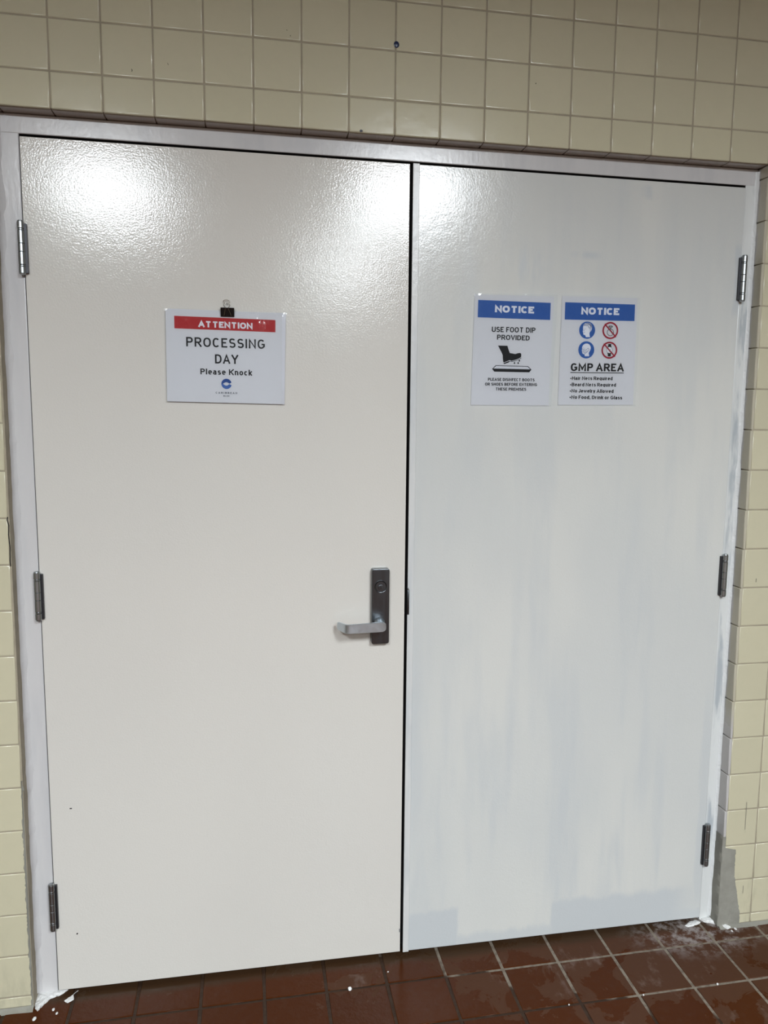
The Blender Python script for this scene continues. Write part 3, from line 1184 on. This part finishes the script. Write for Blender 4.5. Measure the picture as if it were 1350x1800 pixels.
lettering('DAY', .5850, .6395, 1.6035, 1.6251, 1.6032, .165, 'black', S1, yp - .0002, .14)
lettering('Please Knock', .5505, .6716, 1.5771, 1.5908, 1.5763, .18, 'black', S1, yp - .0002, .15)
lettering('CARIBBEAN', .5854, .6358, 1.5318, 1.5362, 1.5316, .20, 'grey', S1, yp - .0002, .40)
lettering('BLUE', .6034, .6175, 1.5250, 1.5282, 1.5250, .22, 'grey', S1, yp - .0002, .25)
# emblem: a blue disc open to the right with a fish-shaped opening
cx, cz, rr = .6110, 1.5555, .0122
mouth_up = [(cx + .0110, cz + .0030), (cx + .0080, cz + .0010), (cx + .0066, cz + .0004), (cx + .0045, cz + .0022), (cx + .0012, cz + .0040), (cx - .0030, cz + .0036), (cx - .0064, cz + .0016), (cx - .0085, cz)]
mouth_dn = [(cx + .0110, cz - .0028), (cx + .0080, cz - .0010), (cx + .0066, cz - .0004), (cx + .0045, cz - .0022), (cx + .0012, cz - .0042), (cx - .0030, cz - .0038), (cx - .0064, cz - .0016), (cx - .0085, cz)]
up = [(cx + rr * math.cos(math.radians(a)), cz + rr * math.sin(math.radians(a))) for a in range(16, 181, 8)]
dn = [(cx + rr * math.cos(math.radians(a)), cz + rr * math.sin(math.radians(a))) for a in range(-14, -181, -8)]
flat('emblem_upper', [up + [(cx - rr, cz)] + mouth_up[::-1]], 'navy', S1, yp - .0002)
flat('emblem_lower', [dn + [(cx - rr, cz)] + mouth_dn[::-1]], 'lblue', S1, yp - .0002)


def curl1(u, v):
    e = 0
    e += .0016 * max(0, 1 - abs(u - .955) / .045) * max(0, 1 - abs(v - .955) / .045)
    e += .0013 * max(0, 1 - abs(u - .025) / .03) * max(0, 1 - abs(v - .96) / .04)
    e += .0007 * max(0, 1 - abs(u - .70) / .06) * max(0, 1 - abs(v - .965) / .03)
    e += .0010 * math.sin(v * 9 + 1) * max(0, (u - .94) / .06)
    return e + .0004


sheet('laminate_sleeve', [(.4693, 1.7291), (.7560, 1.7285), (.7495, 1.5055), (.4678, 1.5082)], yp - .0010, 0, M['laminate'], S1, 60, .0006, curl1)
adopt(S1)

# binder clip holding the sheets, hung on a small hook


def CXp(px):
    return .6000 + (px - 388.3) * .00134


def CZp(py):
    return 1.7337 - (py - 542.0) * .00134


CB = empty('binder_clip', (.6160, -.006, 1.714))
tag(CB, 'small black binder clip with wire handles gripping the top of the red banded sign', 'clip')
bm = bmesh.new()
z0, z1 = CZp(557.0), CZp(541.6)
prof = [(yp + .0085 - .003, z1 - .001), (-.0005, z1), (-.0165, z1), (-.0178, z1 - .0012), (-.0092, z0), (-.0080, z0), (-.0158, z1 - .003), (-.0030, z1 - .0030), (-.0015, z0), (-.0003, z0)]
prof = [(-.0004, z1 - .0012), (-.0014, z1), (-.0165, z1), (-.0178, z1 - .0012), (-.0086, z0), (-.0074, z0), (-.0160, z1 - .003), (-.0022, z1 - .0030), (-.0022, z0), (-.0004, z0)]
for xa, xb in ((CXp(388.3), CXp(412.0)),):
    A = [bm.verts.new((xa, y, z)) for y, z in prof]
    B = [bm.verts.new((xb, y, z)) for y, z in prof]
    n = len(prof)
    for i in range(n):
        bm.faces.new((A[i], A[(i + 1) % n], B[(i + 1) % n], B[i]))
    fa = bm.faces.new(A)
    fb = bm.faces.new(B[::-1])
    bmesh.ops.triangulate(bm, faces=[fa, fb])
bmesh.ops.recalc_face_normals(bm, faces=bm.faces)
link('clip_body', bm, M['clip'], CB)
bm = bmesh.new()
hp = [(396.9, 543, -.0012), (396.5, 540.5, -.0030), (395.0, 538.4, -.0050), (393.3, 536.3, -.0060), (393.6, 535.0, -.0065), (395.2, 533.4, -.0070), (394.6, 532.0, -.0072), (393.0, 530.6, -.0074), (393.4, 529.2, -.0075), (395.4, 528.1, -.0076), (398.3, 527.5, -.0076),
      (401.2, 528.0, -.0076), (403.6, 529.3, -.0075), (404.4, 530.8, -.0074), (403.2, 532.4, -.0072), (402.4, 533.8, -.0070), (404.0, 535.2, -.0065), (404.6, 536.6, -.0060), (403.0, 539.0, -.0050), (401.6, 541.0, -.0030), (401.2, 543, -.0012)]
tube(bm, [(CXp(a), y, CZp(b)) for a, b, y in hp], .00068, 8)
link('wire_handle', bm, M['wire'], CB, True)
bm = bmesh.new()


def yfront(py):
    t = (py - 542) / 15.
    return -.0186 + .0094 * min(max(t, 0), 1)


hp = [(396.9, 543), (396.3, 547), (395.2, 551), (394.2, 555), (394.6, 557.2), (396.6, 558.0), (400.5, 558.3), (404.6, 558.0), (406.8, 557.0), (406.4, 555), (405.0, 551), (403.2, 547), (402.0, 543)]
tube(bm, [(CXp(a), yfront(b) - .0006 if b < 556 else yfront(556) - .0006, CZp(b if b < 556.5 else 556.5)) for a, b in [hp[0], hp[1], hp[2], hp[3]]], .00055, 8)
tube(bm, [(CXp(a), yfront(b) - .0006, CZp(b)) for a, b in [hp[-1], hp[-2], hp[-3], hp[-4]]], .00055, 8)
link('wire_handle', bm, M['wire'], CB, True)
adopt(CB)
bm = bmesh.new()
tube(bm, [(.6150, 0, 1.7440), (.6150, -.0085, 1.7440), (.6150, -.0098, 1.7462)], .0011, 8)
link('hook', bm, M['wire'], door1, True)

# --- foot dip notice
S2 = empty('foot_dip_notice', (1.3285, -.0005, 1.5110))
tag(S2, 'laminated notice with a blue band and a boot over a tray, left of the pair', 'sign')
yp = -.0014
sheet('paper', [(1.2252, 1.7905), (1.4363, 1.7930), (1.4311, 1.5146), (1.2211, 1.5134)], yp, .0004, M['paper'], S2, 2)
band_ = flat('header_band', [[(1.2345, 1.7771), (1.4273, 1.7767), (1.4274, 1.7336), (1.2341, 1.7340)]], 'blue', S2, yp - .0002)
lettering('NOTICE', 1.2788, 1.3832, 1.7482, 1.7655, 1.7483, .27, 'whiteink', band_, yp - .0004, .07, wide=1.25)
lettering('USE FOOT DIP', 1.2722, 1.3886, 1.6988, 1.7120, 1.7000, .18, 'black', S2, yp - .0002, .10)
lettering('PROVIDED', 1.2865, 1.3737, 1.6800, 1.6925, 1.6800, .18, 'black', S2, yp - .0002, .10)
lettering('PLEASE DISINFECT BOOTS', 1.2653, 1.3907, 1.5758, 1.5832, 1.5765, .21, 'black', S2, yp - .0002, .09)
lettering('OR SHOES BEFORE ENTERING', 1.2577, 1.3978, 1.5635, 1.5709, 1.5646, .21, 'black', S2, yp - .0002, .09)
lettering('THESE PREMISES', 1.2861, 1.3688, 1.5516, 1.5590, 1.5521, .21, 'black', S2, yp - .0002, .09)
boot = [(1.2897, 1.6652), (1.3149, 1.6653), (1.3178, 1.6560), (1.3220, 1.6470), (1.3290, 1.6462), (1.3363, 1.6450), (1.3430, 1.6472), (1.3491, 1.6483), (1.3520, 1.6462), (1.3526, 1.6425), (1.3519, 1.6378), (1.3482, 1.6348), (1.3380, 1.6308), (1.3266, 1.6275), (1.3218, 1.6291), (1.3140, 1.6260), (1.3062, 1.6228), (1.3046, 1.6248), (1.3034, 1.6330), (1.3029, 1.6414), (1.2992, 1.6489), (1.2945, 1.6570)]
sole = [(1.3052, 1.6213), (1.3130, 1.6242), (1.3199, 1.6268), (1.3267, 1.6262), (1.3380, 1.6292), (1.3489, 1.6335), (1.3524, 1.6368), (1.3528, 1.6350), (1.3495, 1.6325), (1.3385, 1.6280), (1.3274, 1.6249), (1.3219, 1.6256), (1.3200, 1.6236), (1.3072, 1.6189)]
flat('boot_picture', [boot, sole], 'black', S2, yp - .0002)
drops = []
for dx, dz in ((1.3349, 1.6222), (1.3449, 1.6224), (1.3478, 1.6284)):
    drops.append([(dx + .0020 * math.cos(math.radians(a)), dz - .0004 + .0020 * math.sin(math.radians(a))) for a in range(135, 406, 30)] + [(dx, dz + .0034)])
flat('drop_picture', drops, 'black', S2, yp - .0002)
flat('tray_picture', [[(1.2850, 1.6154), (1.3720, 1.6150), (1.3812, 1.6062), (1.3753, 1.5994), (1.2815, 1.5993), (1.2756, 1.6062)]], 'black', S2, yp - .0002)
flat('tray_opening', [[(1.2862, 1.6136), (1.3710, 1.6132), (1.3775, 1.6072), (1.2790, 1.6072)]], 'whiteink', S2, yp - .0004)
mark('tray_opening_line', S2, [(1.2850, 1.6103), (1.3735, 1.6100)], .00025, yp - .0005, 'grey')


def curl2(u, v):
    e = .0005 + .0011 * max(0, 1 - abs(v - .965) / .035) * (.5 + .9 * noise.noise((u * 7, 1, 3)))
    e += .0012 * max(0, 1 - abs(u - .955) / .045) * max(0, (v - .7) / .3) * (.6 + .8 * noise.noise((v * 13, 4, 3)))
    return e


def curl3(u, v):
    e = .0005 + .0011 * max(0, 1 - abs(v - .965) / .035) * (.5 + .9 * noise.noise((u * 8, 7, 3)))
    e += .0011 * max(0, 1 - abs(u - .96) / .04) * max(0, (v - .8) / .2) * (.6 + .8 * noise.noise((v * 11, 9, 3)))
    return e


sheet('laminate_sleeve', [(1.2232, 1.7935), (1.4455, 1.7975), (1.4384, 1.5122), (1.2200, 1.5108)], yp - .0010, 0, M['laminate'], S2, 60, .0008, curl2)
adopt(S2)

# --- protective clothing notice
S3 = empty('hygiene_rules_notice', (1.5640, -.0005, 1.5140))
tag(S3, 'laminated notice with blue band, four round symbols and a bullet list', 'sign')
sheet('paper', [(1.4578, 1.7948), (1.6664, 1.7975), (1.6680, 1.5197), (1.4567, 1.5167)], yp, .0004, M['paper'], S3, 2)
band_ = flat('header_band', [[(1.4666, 1.7799), (1.6603, 1.7810), (1.6606, 1.7385), (1.4669, 1.7362)]], 'blue', S3, yp - .0002)
lettering('NOTICE', 1.5113, 1.6167, 1.7508, 1.7687, 1.7522, .27, 'whiteink', band_, yp - .0004, .07, wide=1.25)
lettering('GMP AREA', 1.4884, 1.6371, 1.6052, 1.6255, 1.6074, .195, 'black', S3, yp - .0002, .12, space=.22)
mark('underline', S3, [(1.4878, 1.6014), (1.6373, 1.6034)], .0010, yp - .0002)
for s, x1, za, zb in (('\u2022Hair Nets Required', 1.6065, 1.5824, 1.5838), ('\u2022Beard Nets Required', 1.6170, 1.5661, 1.5672), ('\u2022No Jewelry Allowed', 1.6108, 1.5498, 1.5506), ('\u2022No Food, Drink or Glass', 1.6362, 1.5334, 1.5340)):
    lettering(s, 1.4882, x1, za, za + .0090, zb, .20, 'black', S3, yp - .0002, .09, space=.24)
RXc, RZc = .0221, .0221
A_, B_, C_, D_ = (1.5297, 1.7111), (1.5940, 1.7122), (1.5295, 1.6607), (1.5937, 1.6615)
for c_ in (A_, C_):
    flat('symbol_disc', [ellipse(c_[0], c_[1], RXc, RZc, 40)], 'blue', S3, yp - .0002)
headA = [(1.5187, 1.7230), (1.5205, 1.7262), (1.5232, 1.7283), (1.5268, 1.7292), (1.5305, 1.7297), (1.5345, 1.7294), (1.5379, 1.7282), (1.5408, 1.7250), (1.5424, 1.7209), (1.5425, 1.7165), (1.5415, 1.7120), (1.5398, 1.7085), (1.5366, 1.7052), (1.5362, 1.7020), (1.5368, 1.6985), (1.5384, 1.6935), (1.5268, 1.6932), (1.5255, 1.6968), (1.5240, 1.6985), (1.5203, 1.6989), (1.5192, 1.7010), (1.5190, 1.7040), (1.5176, 1.7072), (1.5184, 1.7110), (1.5178, 1.7172)]
flat('head_picture', [headA], 'whiteink', S3, yp - .0004)
headC = [(1.5175, 1.6667), (1.5185, 1.6700), (1.5205, 1.6732), (1.5255, 1.6764), (1.5317, 1.6770), (1.5370, 1.6750), (1.5400, 1.6715), (1.5417, 1.6674), (1.5414, 1.6630), (1.5400, 1.6590), (1.5380, 1.6556), (1.5365, 1.6530), (1.5372, 1.6490), (1.5384, 1.6446), (1.5258, 1.6443), (1.5254, 1.6485), (1.5240, 1.6496), (1.5208, 1.6498), (1.5188, 1.6515), (1.5182, 1.6560), (1.5170, 1.6590), (1.5180, 1.6625)]
flat('head_picture', [headC], 'whiteink', S3, yp - .0004)
bm = bmesh.new()
yy = yp - .0006
# hair net mesh, hair line, face
ribbon(bm, [(1.5192, 1.7222), (1.5235, 1.7232), (1.5285, 1.7224), (1.5320, 1.7228), (1.5332, 1.7190), (1.5352, 1.7160), (1.5372, 1.7150), (1.5385, 1.7110), (1.5382, 1.7070)], .00045, yy)
for k in range(130):
    a = random.uniform(-.2, PI)
    r = random.uniform(.62, .95)
    x = 1.5305 + .0120 * r * math.cos(a)
    z = 1.7205 + .0090 * r * math.sin(a)
    if z < 1.7236 and x < 1.533:
        continue
    d = .0007
    s_ = random.choice((-1, 1))
    ribbon(bm, [(x - d, z - s_ * d), (x + d, z + s_ * d)], .00020, yy)
for k in range(14):
    x = random.uniform(1.5352, 1.5412)
    z = random.uniform(1.7110, 1.7200)
    ribbon(bm, [(x - .0006, z + .0006), (x + .0006, z - .0006)], .00022, yy)
ribbon(bm, [(1.5200, 1.7140), (1.5215, 1.7146)], .0003, yy)
ribbon(bm, [(1.5240, 1.7140), (1.5262, 1.7142)], .0004, yy)
ribbon(bm, [(1.5212, 1.7130), (1.5204, 1.7095), (1.5220, 1.7086)], .0003, yy)
ribbon(bm, [(1.5202, 1.7050), (1.5235, 1.7052)], .0004, yy)
link('hair_net_picture', bm, M['navy'], S3)
bm = bmesh.new()
ribbon(bm, [(1.5188, 1.6600), (1.5225, 1.6612), (1.5265, 1.6600), (1.5300, 1.6612), (1.5325, 1.6640), (1.5350, 1.6652), (1.5370, 1.6630), (1.5360, 1.6598), (1.5335, 1.6570), (1.5300, 1.6535), (1.5260, 1.6508)], .0004, yy)
ribbon(bm, [(1.5202, 1.6645), (1.5195, 1.6618)], .0003, yy)
ribbon(bm, [(1.5235, 1.6642), (1.5256, 1.6644)], .0004, yy)
ribbon(bm, [(1.5198, 1.6660), (1.5218, 1.6666)], .0003, yy)
for k in range(55):
    x = random.uniform(1.5190, 1.5325)
    z = random.uniform(1.6505, 1.6600)
    if z < 1.6500 + max(0, (x - 1.5255)) * .9:
        continue
    ribbon(bm, [(x - .0005, z - .0005), (x + .0005, z + .0005)], .00020, yy)
link('beard_net_picture', bm, M['navy'], S3)
# ring
bm = bmesh.new()
ring_y(bm, 1.5945, 1.7074, .0097, .0092, .0014, yp - .0003)
ribbon(bm, [(1.5905, 1.7242), (1.5983, 1.7244), (1.6002, 1.7222), (1.5943, 1.7172), (1.5886, 1.7218), (1.5905, 1.7242)], .00055, yp - .0003)
ribbon(bm, [(1.5886, 1.7219), (1.6002, 1.7221)], .0006, yp - .0003)
ribbon(bm, [(1.5915, 1.7238), (1.5943, 1.7178), (1.5972, 1.7238)], .0004, yp - .0003)
link('ring_picture', bm, M['black'], S3)
# watch
wb = [[(1.5900, 1.6775), (1.5984, 1.6777), (1.5984, 1.6725), (1.6000, 1.6698), (1.5880, 1.6698), (1.5898, 1.6725)], [(1.5880, 1.6540), (1.6000, 1.6542), (1.5984, 1.6512), (1.5984, 1.6454), (1.5902, 1.6452), (1.5900, 1.6512)]]
flat('watch_picture', wb, 'black', S3, yp - .0003)
flat('watch_picture', [ellipse(1.5941, 1.6619, .0088, .0088, 32)], 'grey', S3, yp - .00036)
flat('watch_picture', [ellipse(1.5941, 1.6619, .0078, .0078, 32)], 'whiteink', S3, yp - .00042)
mark('watch_picture', S3, [(1.5941, 1.6575), (1.5941, 1.6619), (1.5978, 1.6640)], .0003, yp - .0005)
for c_ in (B_, D_):
    bm = bmesh.new()
    ring_y(bm, c_[0], c_[1], RXc, RZc, .0042, yp - .0006)
    k = RXc * .74
    ribbon(bm, [(c_[0] - k, c_[1] + k), (c_[0] + k, c_[1] - k)], .0017, yp - .0007)
    for f in bm.faces:
        f.normal_update()
        if f.normal.y > 0:
            f.normal_flip()
    link('prohibition_ring', bm, M['dred'], S3)
sheet('laminate_sleeve', [(1.4554, 1.7985), (1.6736, 1.7995), (1.6745, 1.5155), (1.4553, 1.5150)], yp - .0012, 0, M['laminate'], S3, 60, .0008, curl3)
adopt(S3)

# ------------------------------------------------------------------ floor
bm = bmesh.new()
box(bm, ROOM[0], ROOM[1], ROOM[2], .30, -.12, -.0022)
floor = structure(link('floor', bm, M['mortar']))
FX, FY, FP, FR = .3675, -.1118, .1589, .0103
ft = tile_mesh('quarry_tile', FP - .0085, FP - .0085, .012, .0022, M['ftile'], 'z')
far = []
cr, sr = math.cos(FR), math.sin(FR)
for i in range(-19, 28):
    for j in range(-47, 2):
        lx, ly = (i + .5) * FP, (j + .5) * FP
        X = FX + lx * cr - ly * sr
        Y = FY + lx * sr + ly * cr
        if Y > .2 or Y < ROOM[2] + .08 or X < ROOM[0] + .08 or X > ROOM[1] - .08:
            continue
        # tiles whose back half would run into the wall stay under it, flush with its foot
        if -3 <= i <= 12 and j >= -4:
            place('quarry_tile', ft, (X, Y, random.uniform(-.0006, .0004)), floor, (random.uniform(-.002, .002), random.uniform(-.002, .002), FR + random.uniform(-.003, .003)))
        else:
            far.append((ft, Vector((X, Y, 0)), (0, 0, FR)))
join_mesh('quarry_tiles_further_back', far, M['ftile'], floor)
# spilt paint on the floor beside the jambs
blob('paint_spill', [(.186, -.026), (.200, -.012), (.214, .008), (.205, -.006), (.209, -.026), (.196, -.036)], .0022, M['splat'], floor, .0, 5)
blob('paint_spill', [(1.906, -.014), (1.930, .002), (1.956, .004), (1.962, -.006), (1.948, -.016), (1.928, -.020), (1.912, -.022)], .0024, M['splat'], floor, .0, 6)
for k, (x, y, r) in enumerate(((.167, -.053, .0035), (.128, -.078, .005), (.178, -.068, .003), (2.046, -.052, .004), (2.03, -.060, .003))):
    blob('paint_spill', [(x + r * math.cos(a) * (1 + .4 * noise.noise((a, k, 0))), y + r * 1.6 * math.sin(a)) for a in [i * PI / 3 for i in range(6)]], .0015, M['splat'], floor, .0, 9 + k)


def crumb(x, y, r, label):
    bm = bmesh.new()
    bmesh.ops.create_icosphere(bm, subdivisions=2, radius=r)
    for v in bm.verts:
        v.co *= 1 + .35 * noise.noise(v.co * (1.3 / r) + Vector((x * 50, y * 50, 0)))
        v.co.z = max(v.co.z, -r * .55)
    o = link('plaster_crumb', bm, M['splat'], None, False)
    o.location = (x, y, r * .55 + .0005)
    tag(o, label, 'debris', 'white crumbs on the floor tiles')


crumb(.9038, -.1109, .0052, 'largest white crumb on the red floor tiles, below the left door near the middle')
crumb(1.8640, -.2586, .0028, 'white crumb on the red floor tiles at the right, in front of the right jamb')
crumb(1.4469, -.2615, .0020, 'tiny white crumb on the red floor tiles below the middle of the right door')
crumb(1.0120, -.0620, .0020, 'tiny white crumb on the red floor tiles just under the gap between the doors')
crumb(1.6512, -.2621, .0024, 'small grey-white crumb at a joint crossing of the floor tiles, second from the right')

# ------------------------------------------------------------------ the rest of the room, behind the photographer
structure(bbox_obj('wall_left', (ROOM[0] - .1, ROOM[0], ROOM[2], .16, 0, CEILING_Z), M['roomwall']))
structure(bbox_obj('wall_right', (ROOM[1], ROOM[1] + .1, ROOM[2], .16, 0, CEILING_Z), M['roomwall']))
structure(bbox_obj('wall_back', (ROOM[0] - .1, ROOM[1] + .1, ROOM[2] - .1, ROOM[2], 0, CEILING_Z), M['roomfar']))
ceil = structure(bbox_obj('ceiling', (ROOM[0] - .1, ROOM[1] + .1, ROOM[2] - .1, .16, CEILING_Z, CEILING_Z + .1), M['ceiling']))
for x, y, sx, sy in PANELS:
    bm = bmesh.new()  # unseen rim, made deep to cut grazing light on the upper wall
    for d in ((x - sx / 2 - .03, x + sx / 2 + .03, y - sy / 2 - .03, y - sy / 2, CEILING_Z - .055, CEILING_Z), (x - sx / 2 - .03, x + sx / 2 + .03, y + sy / 2, y + sy / 2 + .03, CEILING_Z - .055, CEILING_Z),
              (x - sx / 2 - .03, x - sx / 2, y - sy / 2, y + sy / 2, CEILING_Z - .055, CEILING_Z), (x + sx / 2, x + sx / 2 + .03, y - sy / 2, y + sy / 2, CEILING_Z - .055, CEILING_Z)):
        box(bm, *d)
    f = link('light_panel', bm, M['lampframe'], ceil)
    bm = bmesh.new()
    vs = [bm.verts.new(p) for p in ((x - sx / 2, y - sy / 2, CEILING_Z - .006), (x - sx / 2, y + sy / 2, CEILING_Z - .006), (x + sx / 2, y + sy / 2, CEILING_Z - .006), (x + sx / 2, y - sy / 2, CEILING_Z - .006))]
    bm.faces.new(vs)
    link('diffuser', bm, M['emit'], f)
